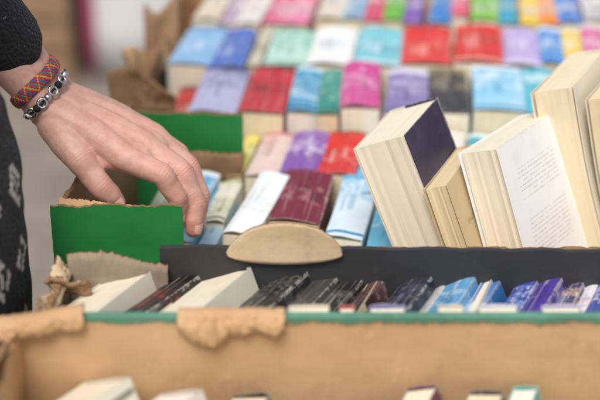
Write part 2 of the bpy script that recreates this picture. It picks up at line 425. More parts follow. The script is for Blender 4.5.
def flap(name, o, u, v, width, hfn, mats, parent, origin, curl=0.0, wav=.002, seed=0, th=.0035, n=None, vn=8, prof=None, crump=.0, bfn=None, rag=1.0):
    o = Vector(o); u = Vector(u).normalized(); v = Vector(v).normalized(); nn = u.cross(v)
    N = n or int(width/.0012); vs = []; fs = []
    for i in range(N+1):
        s = i/N; h = hfn(s)+rag*(.0020*mnoise.noise((s*width*220+seed, seed, 1))+.0014*mnoise.noise((s*width*600+seed, seed, 4)))
        h = max(h, .0005)
        for j in range(vn+1):
            t = j/vn
            if prof: a, b = prof(t, h)
            else: a, b = h*t, curl*t*t
            if bfn: a -= (1-t)*bfn(s)
            ds = rag*.0012*mnoise.noise((t*7, seed, s*3)) if i in (0, N) else 0
            cr_ = crump*(abs(mnoise.noise((s*width*130+seed, t*4, seed)))+.5*abs(mnoise.noise((s*width*300+seed, t*9, seed)))) if crump else 0
            p = o+u*(s*width+ds)+v*a+nn*(b-cr_+wav*t*mnoise.noise((s*width*45+seed, t*1.5, seed)))
            vs.append(p)
    for i in range(N):
        for j in range(vn):
            k = i*(vn+1)+j; fs.append((k, k+vn+1, k+vn+2, k+1))
    ob = mk(name, vs, fs, mats, None, parent, smooth=True, origin=origin)
    md = ob.modifiers.new('thickness', 'SOLIDIFY'); md.thickness = th; md.offset = 0
    md.material_offset = 1 if len(mats) > 1 else 0
    md.material_offset_rim = 2 if len(mats) > 2 else 0
    return ob

def cbox(pts, z0, tops, t, mats, label, ragged=(0, 0, 0, 0), name='cardboard_box', seed=0, group=None, bow=.0):
    c = sum((Vector((p[0], p[1], 0)) for p in pts), Vector())/4; c.z = z0
    e = empty(name, c, label, 'box', group)
    for i in range(4):
        a, b = pts[i], pts[(i+1) % 4]
        tp = tops[i]
        z1, z1b = tp if isinstance(tp, tuple) else (tp, tp)
        panel('side_panel', a, b, z0+.0005, z1, t, mats[i] if isinstance(mats[0], (list, tuple)) else mats, e, c,
              ragged[i], seed+i*7.3, inset=(t+.0004 if i % 2 else 0), z1b=z1b, bow=bow)
    P = [Vector((p[0], p[1], 0)) for p in pts]; cc_ = Vector((c.x, c.y, 0))
    Q = [cc_+(p-cc_)*.955 for p in P]
    vs = [(p.x, p.y, z0+.001) for p in Q]+[(p.x, p.y, z0+.005) for p in Q]
    fs = [(3, 2, 1, 0), (4, 5, 6, 7), (0, 1, 5, 4), (1, 2, 6, 5), (2, 3, 7, 6), (3, 0, 4, 7)]
    mk('box_base', vs, fs, [M_CARD], None, e, origin=c)
    return e, c

BR = [M_CARD, M_CARD, M_EDGE]
RZ = .0105
eA, cA = cbox([(-.226, .70), (.42, .70), (.42, .956), (-.221, .956)], TZ, (.90, .945, (.9545, .9545), (.950, .940)), .005,
              [[M_GREENR, M_CARD, M_EDGE]]*4, 'brown cardboard box with green rim and torn flap, books inside', ragged=(.006, 0, 0, .012), bow=.001)
def rimprof(x0, x1, y0, y1, z0, z1, mat, parent, origin, seed, N=260):
    vs = []; fs = []
    for i in range(N+1):
        s = i/N; x = x0+(x1-x0)*s
        w = .0014*mnoise.noise((x*40+seed, 0, 0))+.0009*mnoise.noise((x*160+seed, 2, 0))+.0006*mnoise.noise((x*500+seed, 2, 0))
        for (y, z) in ((y0, z0+2.4*w), (y0-.0006+w*.4, z1-.0012), ((y0+y1)/2, z1+w*.6), (y1, z1-.001), (y1, z0)):
            vs.append((x, y, z))
    for i in range(N):
        k = i*5
        for j in range(4): fs.append((k+j, k+5+j, k+6+j, k+1+j))
        fs.append((k+4, k+9, k+5, k))
    fs.append((0, 1, 2, 3, 4)); k = 5*N; fs.append((k+4, k+3, k+2, k+1, k))
    return mk('rim_strip', vs, fs, [mat], None, parent, smooth=False, origin=origin)
rimprof(-.172, .415, .9500, .9575, .9525, .9588, M_GREENR, eA, cA, 3)
flap('corner_flap', (-.2235, .85, .938), (0, 1, 0), (-.5, 0, 1), .106, lambda s: .014+.007*math.sin(s*6), [M_CARDL, M_CARD, M_EDGE], eA, cA, curl=.010, wav=.012, seed=4, crump=.004, rag=1.3)
def pr(t, h):
    if t < .2: return (.004*(t/.2), -.010+.004*(t/.2))
    if t < .5:
        a = (t-.2)/.3*math.pi; return (.0045+.004*math.sin(a), -.006+.0126*(1-math.cos(a))/2)
    return (.0045-(t-.5)/.5*h, .0066+.003*math.sin((t-.5)*6))
flap('torn_flap', (-.094, .9545, .9425+RZ), (1, 0, 0), (0, 0, 1), .082, lambda s: .018+.006*math.sin(s*7)-.012*(abs(s-.5)*2)**3+.002*math.sin(s*23),
     [M_CARDL, M_CARD, M_CARDD], eA, cA, seed=12, th=.003, wav=.006, vn=22, prof=pr, crump=-.004, rag=1.2)
# curled corner: folded card rolling down towards the side wall
def pr2(t, h):
    a = t*math.pi*1.25
    return (.007*math.sin(a)-.004*t, -.008+.0085*(1-math.cos(a))+.0*h)
flap('torn_flap', (-.236, .948, .9395+RZ), (1, .09, .13), (0, 0, 1), .070, lambda s: .006+.003*math.sin(s*8+2),
     [M_CARDL, M_CARD, M_CARDD], eA, cA, seed=17, th=.003, wav=.008, vn=20, prof=pr2, crump=-.004, rag=1.0)

# narrow black tray (B)
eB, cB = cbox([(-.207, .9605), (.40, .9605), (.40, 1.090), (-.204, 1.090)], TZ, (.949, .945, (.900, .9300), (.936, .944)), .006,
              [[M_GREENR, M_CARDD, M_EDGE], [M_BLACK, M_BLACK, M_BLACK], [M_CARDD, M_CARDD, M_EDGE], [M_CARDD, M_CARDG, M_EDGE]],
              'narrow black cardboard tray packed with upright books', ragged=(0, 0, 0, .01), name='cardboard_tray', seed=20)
panel('back_panel', (.392, 1.0825), (-.120, 1.0825), TZ+.006, .9478, .005, [M_BLACK, M_BLACK, M_BLACK], eB, cB, .0012, 22, z1b=.9535)
flap('inner_flap', (-.199, 1.070, .885), (1, -.03, 0), (0, .08, 1), .086, lambda s: .062+.004*math.sin(s*5)-.004*s, [M_CARDG, M_CARDG, M_CARDD], eB, cB, wav=.004, seed=31, crump=.002)
flap('torn_corner_flap', (-.2, .985, .93), (.05, 1, 0), (-.3, 0, 1), .088, lambda s: .013+.006*math.sin(s*7+1), [M_CARDL, M_CARDG, M_CARDD], eB, cB, curl=-.006, wav=.009, seed=44, crump=.004)
flap('torn_corner_flap', (-.209, 1.055, .922), (1, -.2, 0), (-.1, -.3, 1), .034, lambda s: .020+.006*math.sin(s*6), [M_CARDD, M_CARDL, M_CARDD], eB, cB, curl=.004, wav=.010, seed=48, crump=.004)
flap('torn_lip', (-.062, 1.0740, .948), (1, 0, 0), (0, 0, 1), .098, lambda s: .002+.028*(1-abs(2*s-1)**2.4)**.7 if 0 < s < 1 else .002,
     [M_CARDL, M_CARDL, M_CARDD], eB, cB, wav=.001, seed=71, th=.003, bfn=lambda s: .009*(1-abs(2*s-1)**2)**.6 if 0 < s < 1 else 0, vn=12, rag=.5)

# green fruit box (D)
D = [(-.2290, 1.172), (-.108, 1.172), (-.062, 1.432), (-.185, 1.446)]
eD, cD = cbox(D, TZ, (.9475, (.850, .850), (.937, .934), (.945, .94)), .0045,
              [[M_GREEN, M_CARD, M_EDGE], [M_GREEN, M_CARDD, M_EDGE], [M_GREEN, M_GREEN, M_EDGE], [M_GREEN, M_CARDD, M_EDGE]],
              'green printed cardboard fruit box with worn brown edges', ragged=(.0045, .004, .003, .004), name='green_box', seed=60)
flap('inner_flap', (-.223, 1.1795, .936), (1, 0, 0), (0, .5, 1), .070, lambda s: .015-.008*s, [M_CARD, M_CARDD, M_EDGE], eD, cD, wav=.003, seed=52)
flap('inner_flap', (-.152, 1.423, .862), (1, -.10, 0), (0, -.12, 1), .090, lambda s: .036, [M_CARDD, M_CARD, M_EDGE], eD, cD, wav=.003, seed=57)
gd = "books inside the green box"
lab_ = ' paperback, spine up, inside a green box'
for (x, y, T, W, H, c, lab) in ((-.212, 1.19, .03, .09, .16, ('e3dccb', '8a8a78', '4a4a40'), 'cream'), (-.178, 1.19, .026, .086, .16, ('cfe2ea', '5a90a8', '2a5a78'), 'pale blue'),
                             (-.149, 1.19, .024, .094, .10, ('ece4d4', 'b05040', '4a3a30'), 'ivory'),
                             (-.132, 1.305, .030, .110, .105, ('5fb0dc', 'e0eef4', '20608a'), 'bright blue'),
                             (-.099, 1.300, .022, .104, .10, ('ece6d0', 'b8c890', '6a7a50'), 'cream striped'),
                             (-.166, 1.31, .030, .096, .10, ('b8c8b0', 'e0e8d0', '4a6a50'), 'grey green')):
    spine_up(x, y, ZB, T, W, H, -9, 0, c, lab+lab_, group=gd)

# middle box (C)
eC, cC = cbox([(-.104, 1.104), (.40, 1.104), (.40, 1.552), (-.050, 1.552)], TZ, (.938, .93, .85, (.86, .84)), .005,
              BR, 'brown cardboard box full of mixed paperbacks', ragged=(.003, .003, .003, .003), seed=80)
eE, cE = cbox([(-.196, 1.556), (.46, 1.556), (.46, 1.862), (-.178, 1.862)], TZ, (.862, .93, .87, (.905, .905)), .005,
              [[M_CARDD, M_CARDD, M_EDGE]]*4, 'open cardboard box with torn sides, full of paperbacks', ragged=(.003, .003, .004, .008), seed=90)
flap('torn_side_flap', (-.222, 1.558, .885), (1, .15, 0), (-.05, .1, 1), .076, lambda s: .046+.016*math.sin(s*4+.3)-.012*s, [M_CARDD, M_CARD, M_EDGE], eE, cE, curl=.008, wav=.010, seed=93, crump=.004)
flap('torn_side_flap', (-.204, 1.66, .875), (.35, 1, 0), (-.15, 0, 1), .11, lambda s: .040+.014*math.sin(s*5+1), [M_CARD, M_CARDD, M_EDGE], eE, cE, curl=-.006, wav=.008, seed=97, crump=.004)
flap('torn_side_flap', (-.206, 1.79, .865), (1, .25, 0), (.02, .1, 1), .045, lambda s: .082-.014*math.sin(s*4), [M_CARDD, M_CARDD, M_EDGE], eE, cE, curl=-.004, wav=.008, seed=103, crump=.004)
eF, cF = cbox([(-.176, 1.870), (.47, 1.870), (.47, 2.10), (-.172, 2.10)], TZ, (.87, (.93, .95), .95, .915), .005,
              BR, 'open cardboard box full of paperbacks', ragged=(.003, .004, .004, .006), seed=110)
flap('open_flap', (.388, 1.868, .935), (1, .25, 0), (.15, -.25, 1), .08, lambda s: .07, [M_CARDL, M_CARDL, M_EDGE], eF, cF, wav=.002, seed=99, th=.004)

# ------------------------------------------------------------ table
gw = G('table_wood'); o = gw.obj()
w1 = gw.noise(gw.vmul(o, (3, 40, 40)), 2, 5)
gw.bump(w1, .3, .001); M_WOOD = gw.done(gw.mix(gw.ramp(w1, .3, .7), hx('7a5f45'), hx('9c8060')), .7)
gw = G('table_metal'); M_METAL = gw.done(gw.mix(gw.noise(gw.obj(), 30), hx('5a5c5e'), hx('7a7c7e')), .45); gw.b.inputs['Metallic'].default_value = .7
eT = empty('market_table', (.45, 1.42, 0), 'long wooden trestle market table carrying boxes of books', 'table')
oT = (.45, 1.42, 0)
for i in range(5):
    y0 = .62+i*.32
    v, f = boxvf((-.226, y0+.002, TZ-.03), (1.15, y0+.318, TZ))
    if i == 0: V = []; F = []
    k = len(V); V += v; F += [tuple(q+k for q in ff) for ff in f]
mk('table_top', V, F, [M_WOOD], None, eT, origin=oT)
for (x, y) in ((-.17, .7), (1.05, .7), (-.17, 2.1), (1.05, 2.1)):
    bm = bmesh.new(); bmesh.ops.create_cone(bm, cap_ends=True, segments=16, radius1=.016, radius2=.02, depth=TZ-.03)
    bmesh.ops.translate(bm, vec=(x, y, (TZ-.03)/2), verts=bm.verts)
    me = bpy.data.meshes.new('leg'); bmesh.ops.translate(bm, vec=(-oT[0], -oT[1], 0), verts=bm.verts); bm.to_mesh(me); bm.free()
    me.materials.append(M_METAL); ob = bpy.data.objects.new('leg', me); COL.objects.link(ob); ob.parent = eT

# ------------------------------------------------------------ ground & surroundings
gg = G('paving'); o = gg.obj()
br = gg.N('ShaderNodeTexBrick'); gg.put(br.inputs['Vector'], o); br.inputs['Scale'].default_value = 1.0
br.inputs['Brick Width'].default_value = .4; br.inputs['Row Height'].default_value = .2; br.inputs['Mortar Size'].default_value = .004
br.inputs['Color1'].default_value = hx('8c8378'); br.inputs['Color2'].default_value = hx('82796e'); br.inputs['Mortar'].default_value = hx('726a60')
c = gg.mix(gg.mul(gg.ramp(gg.noise(o, 5, 6), .4, .7), .55), br.outputs[0], hx('6c6256'))
gg.bump(gg.noise(o, 120, 4), .3, .002)
M_G = gg.done(c, .85)
ob = mk('ground', [(-200, -200, 0), (200, -200, 0), (200, 200, 0), (-200, 200, 0)], [(0, 1, 2, 3)], [M_G]); ob["kind"] = "structure"

def cloth(name, col, col2):
    g = G(name); n = g.noise(g.obj(), 12, 4)
    g.bump(g.noise(g.obj(), 700, 2), .2, .001)
    return g.done(g.mix(n, col, col2), .85)
M_WC = cloth('white_cloth', hx('dedcdc'), hx('d0cece')); M_MG = cloth('magenta_cloth', hx('b0406a'), hx('a03860'))
eN = empty('market_stall', (0, 4.4, 0), 'neighbouring market stall draped in white cloth with magenta edge', 'stall')
oN = Vector((0, 4.4, 0))
def drape(name, x0, x1, y, z0, z1, mat, amp=.02, fr_=22):
    vs = []; fs = []; N = 80
    for i in range(N+1):
        x = x0+(x1-x0)*i/N
        for j in range(7):
            t = j/6; vs.append((x, y-amp*math.sin(x*fr_+math.sin(x*7))*(1-t*.8), z0+(z1-z0)*t))
    for i in range(N):
        for j in range(6):
            k = i*7+j; fs.append((k, k+7, k+8, k+1))
    ob = mk(name, vs, fs, [mat], None, eN, smooth=True, origin=oN)
    md = ob.modifiers.new('s', 'SOLIDIFY'); md.thickness = .004
drape('tablecloth', -.62, .9, 4.1, .02, .86, M_WC)
drape('cloth_trim', -.650, -.622, 4.1, .02, .86, M_MG, .006)
v, f = boxvf((-.64, 4.11, .86), (.9, 4.9, .88)); mk('stall_top', v, f, [M_WC], None, eN, origin=oN)
for (x, y) in ((-.6, 4.2), (.85, 4.2), (-.6, 4.85), (.85, 4.85)):
    v, f = boxvf((x-.02, y-.02, 0), (x+.02, y+.02, .859)); mk('leg', v, f, [M_WOOD], None, eN, origin=oN)
gw = G('crate_wood'); o = gw.obj(); w1 = gw.noise(gw.vmul(o, (4, 4, 40)), 2, 5)
M_CR = gw.done(gw.mix(gw.ramp(w1, .3, .7), hx('8a6a4c'), hx('a5866a')), .8)
def crate(x, y, z, w, d, h):
    e = empty('wooden_crate', (x, y, z), 'slatted brown wooden crate stacked beside a stall', 'crate', 'stacked wooden crates')
    n = 3; sh = h/n; og = (x, y, z)
    for (qx, qy, qw, qd) in ((x, y, w, .012), (x, y+d-.012, w, .012), (x, y+.013, .012, d-.026), (x+w-.012, y+.013, .012, d-.026)):
        for i in range(n):
            a, b = z+i*sh+.008, z+(i+1)*sh-.008
            v, f = boxvf((qx, qy, a), (qx+qw, qy+qd, b)); mk('slat', v, f, [M_CR], None, e, origin=og)
    v, f = boxvf((x+.013, y+.013, z+.004), (x+w-.013, y+d-.013, z+.014)); mk('crate_floor', v, f, [M_CR], None, e, origin=og)
    for (px, py) in ((x+.013, y+.013), (x+w-.043, y+.013), (x+.013, y+d-.043), (x+w-.043, y+d-.043)):
        v, f = boxvf((px, py, z+.015), (px+.03, py+.03, z+h)); mk('corner_post', v, f, [M_CR], None, e, origin=og)
for k in range(3): crate(-1.15, 4.05, .0+k*.302, .46, .4, .3)

# ------------------------------------------------------------ person
def catmull(pts, rad, step):
    pts = [Vector(p) for p in pts]; out = []; rr = []
    n = len(pts)
    for i in range(n-1):
        p0 = pts[max(i-1, 0)]; p1 = pts[i]; p2 = pts[i+1]; p3 = pts[min(i+2, n-1)]
        if i == 0: p0 = p1*2-p2
        if i+2 > n-1: p3 = p2*2-p1
        m_ = max(2, int((p2-p1).length/step))
        for j in range(m_):
            t = j/m_
            q = .5*((2*p1)+(p2-p0)*t+(2*p0-5*p1+4*p2-p3)*t*t+(3*p1-p0-3*p2+p3)*t**3)
            out.append(q); s = t*t*(3-2*t); rr.append(rad[i]*(1-s)+rad[i+1]*s)
    out.append(pts[-1]); rr.append(rad[-1])
    return out, rr

def tube(V, F, pts, rad, step=.003, seg=18, ref=None, asp=1.0):
    P, Rr = catmull(pts, rad, step)
    d0 = (P[0]-P[1]).normalized(); d1 = (P[-1]-P[-2]).normalized()
    pre = [(P[0]+d0*Rr[0]*math.sin(a), Rr[0]*math.cos(a)) for a in (1.45, 1.2, .9, .6, .3)]
    post = [(P[-1]+d1*Rr[-1]*math.sin(a), Rr[-1]*math.cos(a)) for a in (.3, .6, .9, 1.2, 1.45)]
    Q = [p for p, _ in pre]+P+[p for p, _ in post]; Q2 = [r for _, r in pre]+Rr+[r for _, r in post]
    up = Vector(ref) if ref else None
    base = len(V); n = len(Q); prev = None
    for i in range(n):
        a = Q[max(i-1, 0)]; b = Q[min(i+1, n-1)]; t = (b-a).normalized()
        if up is not None: e1 = (up-t*up.dot(t)).normalized()
        else:
            if prev is None: prev = Vector((.3, .5, .8)).cross(t)
            e1 = (prev-t*prev.dot(t)).normalized(); prev = e1
        e2 = t.cross(e1)
        for k in range(seg):
            an = 2*math.pi*k/seg
            V.append(Q[i]+e1*(Q2[i]*asp*math.cos(an))+e2*(Q2[i]*math.sin(an)))
    for i in range(n-1):
        for k in range(seg):
            k2 = (k+1) % seg; a = base+i*seg; b = a+seg
            F.append((a+k, a+k2, b+k2, b+k))
    F.append(tuple(base+k for k in range(seg))[::-1]); F.append(tuple(base+(n-1)*seg+k for k in range(seg)))

def remesh(V, F, vox, sm, fac=.5):
    me = bpy.data.meshes.new('tmp'); me.from_pydata([tuple(v) for v in V], [], F); me.update()
    ob = bpy.data.objects.new('tmp', me); COL.objects.link(ob)
    md = ob.modifiers.new('r', 'REMESH'); md.mode = 'VOXEL'; md.voxel_size = vox
    m2 = ob.modifiers.new('s', 'SMOOTH'); m2.factor = fac; m2.iterations = sm
    dg = bpy.context.evaluated_depsgraph_get(); dg.update()
    r = bpy.data.meshes.new_from_object(ob.evaluated_get(dg))
    bpy.data.objects.remove(ob)
    return r

Wp = Vector((-.232, 1.250, 1.017))
El = Vector((-.395, 1.280, 1.220))
fdir = (El-Wp).normalized()
Af = Vector((.37, .92, .10)).normalized()
MC = {'i': Vector((-.1635, 1.212, .9790)), 'm': Vector((-.1465, 1.232, .982)), 'r': Vector((-.1395, 1.250, .983)), 'p': Vector((-.147, 1.267, .981))}
FG = {'i': [MC['i'], (-.1290, 1.205, .964), (-.1155, 1.206, .940), (-.1165, 1.208, .918)],
      'm': [MC['m'], (-.1120, 1.223, .959), (-.0990, 1.217, .929), (-.1015, 1.209, .905)],
      'r': [MC['r'], (-.1070, 1.241, .956), (-.0960, 1.235, .929), (-.0985, 1.226, .906)],
      'p': [MC['p'], (-.1175, 1.259, .963), (-.106, 1.254, .9440), (-.104, 1.248, .926)]}
FR = {'i': (.0134, .0110, .0097, .0080), 'm': (.0136, .0112, .0099, .0081), 'r': (.0132, .0107, .0094, .0077), 'p': (.0120, .0096, .0084, .0069)}
V = []; F = []
wc = {'i': -.0135, 'm': -.0045, 'r': .005, 'p': .0135}
for k in 'imrp':
    pts = [Vector(p) for p in FG[k]]
    w = Wp+Af*wc[k]
    midp = w.lerp(pts[0], .5)+Vector((.001, 0, .0030))
    tube(V, F, [w, midp, pts[0]], [.0182, .0152, FR[k][0]])
    q = [pts[0], pts[0].lerp(pts[1], .5), pts[1], pts[1].lerp(pts[2], .5), pts[2], pts[2].lerp(pts[3], .6), pts[3]]
    a, b, c_, d = FR[k]
    tube(V, F, q, [a, (a+b)/2*.97, b*1.01, (b+c_)/2*.98, c_*1.0, (c_+d)/2*1.03, d*.95], .0025)
for a, b in (('i', 'm'), ('m', 'r'), ('r', 'p')):
    p = MC[a].lerp(MC[b], .5); w = Wp+Af*((wc[a]+wc[b])/2)
    tube(V, F, [w, p, p.lerp((Vector(FG[a][1])+Vector(FG[b][1]))/2, .30)-Vector((0, 0, .004))], [.0165, .0122, .0082])
TH = [Vector((-.229, 1.230, 1.004)), Vector((-.2035, 1.206, .979)), Vector((-.1860, 1.199, .956)), Vector((-.1715, 1.203, .937))]
tube(V, F, [TH[0], TH[0].lerp(TH[1], .5), TH[1], TH[1].lerp(TH[2], .5), TH[2], TH[2].lerp(TH[3], .55), TH[3]], [.0174, .0168, .0140, .0120, .0120, .0112, .0084])
tube(V, F, [Wp.lerp(MC['i'], .25)-Vector((0, .006, .004)), TH[1].lerp(MC['i'], .35)+Vector((0, .012, 0)), MC['i']-Vector((.004, -.004, .004))], [.015, .0125, .0115])
tube(V, F, [Wp+Af*.012-Vector((0, 0, .006)), (Wp+MC['p'])/2-Vector((0, 0, .012)), MC['p']-Vector((.008, 0, .008))], [.016, .015, .0115])
for s_ in (-1, 1):
    tube(V, F, [Wp+Af*.0125*s_+Vector((.012, -.002, -.006)), Wp+Af*.0125*s_, Wp+fdir*.03+Af*.0125*s_, Wp+fdir*.10+Af*.013*s_, Wp+fdir*.2+Af*.013*s_], [.0178, .0176, .0178, .024, .031], .006)
tube(V, F, [Wp+Vector((.012, -.002, -.006)), Wp, Wp+fdir*.03, Wp+fdir*.10, Wp+fdir*.2], [.0190, .0190, .0190, .025, .032], .006)
tube(V, F, [Wp+fdir*.012+Af*.016+Vector((.004, 0, .006)), Wp+fdir*.030+Af*.014+Vector((.002, 0, .003))], [.012, .010], .004)
hand = remesh(V, F, .0012, 10)
nv = len(hand.vertices)
co = np.empty(nv*3); hand.vertices.foreach_get('co', co); co = co.reshape(-1, 3)
no = np.empty(nv*3); hand.vertices.foreach_get('normal', no); no = no.reshape(-1, 3)
disp = np.zeros(nv); red = np.zeros(nv)
for k in list('imrp')+['t']:
    pts = [Vector(p) for p in (FG[k] if k != 't' else TH)]
    for j in (1, 2):
        J = np.array(pts[j]); ax = (pts[j+1]-pts[j-1]).normalized()
        dor = Af.cross(ax).normalized() if k != 't' else Vector((-.2, -.6, .75))
        if k != 't' and dor.z < 0: dor = -dor
        ax = np.array(ax); dor = np.array(dor)
        rel = co-J; s_ = rel@ax; dist = np.linalg.norm(rel, axis=1)
        fac = np.exp(-(s_/.0042)**2)*(dist < .017)*np.clip((no@dor)*1.5-.2, 0, 1)
        disp += fac*(-.00028*np.cos(2*math.pi*s_/.0030)+.0004)
        red = np.maximum(red, .6*np.exp(-(dist/.012)**2))
        fac2 = np.exp(-(s_/.0012)**2)*(dist < .017)*np.clip(-(no@dor)*1.5, 0, 1)
        disp -= fac2*.0005
    dist = np.linalg.norm(co-np.array(pts[3]), axis=1); red = np.maximum(red, np.exp(-(dist/.014)**2))
for k in 'imrp':
    J = np.array(MC[k])+np.array((0.0, 0, .010)); dist = np.linalg.norm(co-J, axis=1)
    disp += .0014*np.exp(-(dist/.0085)**2); red = np.maximum(red, .55*np.exp(-(dist/.011)**2))
    a = np.array(Wp+Af*wc[k]*.5); b = np.array(MC[k]); ab = b-a; t = np.clip(((co-a)@ab)/(ab@ab), 0, 1)
    dd = co-(a+t[:, None]*ab); dd = np.linalg.norm(dd-(dd@np.array((.35, -.1, .93)))[:, None]*np.array((.35, -.1, .93)), axis=1)
    disp += .0007*np.exp(-(dd/.0030)**2)*np.clip(no[:, 2], 0, 1)*np.clip((t-.25)*4, 0, 1)*np.clip((.97-t)*8, 0, 1)
def vein(p0, p1, p2, amp=.0004, wd=.0018):
    global disp
    p0, p1, p2 = map(np.array, (p0, p1, p2))
    best = np.full(nv, 9.0)
    for t in np.linspace(0, 1, 40):
        q = (1-t)**2*p0+2*t*(1-t)*p1+t*t*p2
        rel = co-q; rel = rel-(rel@np.array((.3, -.25, .92)))[:, None]*np.array((.3, -.25, .92))
        best = np.minimum(best, np.linalg.norm(rel, axis=1))
    disp += amp*np.exp(-(best/wd)**2)*np.clip(no[:, 2]*1.4-.2, 0, 1)
vein(Wp+Af*.010, (-.185, 1.262, 1.0), (-.150, 1.262, .985)); vein((-.205, 1.25, 1.0), (-.175, 1.235, .99), (-.152, 1.244, .985))
low = np.array([mnoise.noise((p[0]*130, p[1]*130, p[2]*130)) for p in co]); disp += low*.0003
s_ = (co-np.array(Wp))@np.array(fdir)
disp -= .0004*np.exp(-((s_-.004)/.0012)**2)+.0003*np.exp(-((s_+.002)/.001)**2)
co = co+no*disp[:, None]
hand.vertices.foreach_set('co', co.ravel())

PC = Vector((-.375, 1.06, 0))
def pp(x, y, z): return Vector((PC.x+x, PC.y+y, z))
SHL = pp(-.04, .17, 1.385); SHR = pp(-.04, -.17, 1.385)
V = []; F = []
tube(V, F, [pp(-.02, 0, .90), pp(-.01, 0, 1.1), pp(-.04, 0, 1.33)], [.12, .112, .110], .03, 24, (0, 1, 0), 1.15)
tube(V, F, [pp(-.04, 0, 1.38), pp(.01, 0, 1.50)], [.058, .052], .02)
tube(V, F, [SHL, El+Vector((-.01, .01, .0))], [.05, .042], .02)
tube(V, F, [El, Wp+fdir*.19], [.041, .034], .02)
ElR = pp(-.04, -.22, 1.11); WrR = pp(.0, -.22, .90)
tube(V, F, [SHR, ElR], [.05, .042], .02); tube(V, F, [ElR, WrR], [.040, .024], .02)
tube(V, F, [WrR, WrR+Vector((.03, .01, -.06)), WrR+Vector((.04, .01, -.09))], [.024, .028, .022], .02)
for i in range(4):
    b_ = WrR+Vector((.02+.016*i, .01, -.09)); tube(V, F, [b_, b_+Vector((.008, .004, -.04)), b_+Vector((.0, .008, -.075+.006*abs(i-1.5)))], [.0095, .0088, .007], .006)
tube(V, F, [WrR+Vector((.04, .01, -.02)), WrR+Vector((.075, .012, -.06)), WrR+Vector((.08, .012, -.085))], [.014, .011, .008], .006)
for s2 in (-1, 1):
    tube(V, F, [pp(-.02, s2*.085, .88), pp(-.0, s2*.09, .48), pp(-.03, s2*.09, .09)], [.085, .055, .036], .03)
    tube(V, F, [pp(-.05, s2*.09, .045), pp(.11, s2*.10, .035)], [.036, .03], .02)
tube(V, F, [pp(.035, 0, 1.60), pp(.02, 0, 1.655)], [.082, .088], .02, 24, (0, 1, 0), .9)
tube(V, F, [pp(.07, 0, 1.56), pp(.05, 0, 1.60)], [.045, .06], .02, 20)
tube(V, F, [pp(.112, 0, 1.632), pp(.128, 0, 1.604)], [.009, .012], .01, 12)
tube(V, F, [pp(.105, -.02, 1.573), pp(.112, 0, 1.573), pp(.105, .02, 1.573)], [.006, .009, .006], .01, 12)
for s2 in (-1, 1): tube(V, F, [pp(.015, s2*.078, 1.635), pp(.012, s2*.080, 1.595)], [.014, .010], .01, 12)
body = remesh(V, F, .0075, 3)
bm = bmesh.new(); bm.from_mesh(body); bm.from_mesh(hand)
bme = bpy.data.meshes.new('person_body'); bm.to_mesh(bme); bm.free()
nb = len(body.vertices)
at = bme.attributes.new('redness', 'FLOAT', 'POINT')
at.data.foreach_set('value', np.concatenate([np.zeros(nb), red]).astype(np.float32))
for p in bme.polygons: p.use_smooth = True

g = G('skin'); o = g.obj()
an = g.N('ShaderNodeAttribute'); an.attribute_name = 'redness'
n1 = g.noise(o, 60, 5, .6); n2 = g.noise(o, 260, 3)
c = g.mix(g.ramp(n1, .3, .7), hx('dab09e'), hx('cc9886'))
c = g.mix(g.mul(g.ramp(n2, .45, .75), .3), c, hx('bd8070'))
c = g.mix(g.mul(an.outputs['Fac'], .5), c, hx('c07366'))
vo = g.N('ShaderNodeTexVoronoi'); g.put(vo.inputs['Vector'], g.vmul(o, (1, 1.6, 1))); vo.inputs['Scale'].default_value = 620
vo2 = g.N('ShaderNodeTexVoronoi'); g.put(vo2.inputs['Vector'], o); vo2.inputs['Scale'].default_value = 1500
g.bump(g.m('ADD', g.m('ADD', g.mul(vo.outputs[0], .7), g.mul(vo2.outputs[0], .4)), g.mul(g.noise(o, 300, 4), 1.2)), .3, .0004)
M_SKIN = g.done(c, g.m('ADD', g.mul(n2, .2), .42))
g.b.inputs['Subsurface Weight'].default_value = .2; g.b.inputs['Subsurface Radius'].default_value = (.008, .003, .0015)
g.b.inputs['Subsurface Scale'].default_value = 1.0
bme.materials.append(M_SKIN)
eP = empty('person', (PC.x, PC.y, 0), 'person in black patterned sweater reaching into a green box', 'person')
oP = Vector((PC.x, PC.y, 0))
bme.transform(Matrix.Translation(-oP))
ob = bpy.data.objects.new('body', bme); COL.objects.link(ob); ob.parent = eP

g = G('fingernail'); M_NAIL = g.done(g.mix(g.noise(g.obj(), 200), hx('dba99a'), hx('e3b8a8')), .25)
for k in list('imrp')+['t']:
    pts = [Vector(p) for p in (FG[k] if k != 't' else TH)]
    ax = (pts[3]-pts[2]).normalized(); dor = Af.cross(ax).normalized()
    if k == 't': dor = Vector((-.3, -.75, .6)); dor = (dor-ax*dor.dot(ax)).normalized()
    elif dor.x < 0: dor = -dor
    sd = ax.cross(dor); rN = FR[k][3] if k != 't' else .0089
    c0 = pts[2].lerp(pts[3], .92); vs = []; fs = []
    for i in range(9):
        for j in range(9):
            u_ = (i/8-.5)*2; v_ = (j/8-.5)*2
            a = u_*1.0*math.sqrt(max(0, 1-.25*abs(v_)**4)); r_ = rN*1.03+.0002-.0012*max(0, v_)**2
            vs.append(c0+ax*(v_*.0062)+dor*(r_*math.cos(a))+sd*(r_*math.sin(a)*.92))
    for i in range(8):
        for j in range(8):
            q = i*9+j; fs.append((q, q+1, q+10, q+9))
    ob = mk('fingernail', vs, fs, [M_NAIL], None, eP, smooth=True, origin=oP)
    md = ob.modifiers.new('s', 'SOLIDIFY'); md.thickness = .0006; md.offset = 0

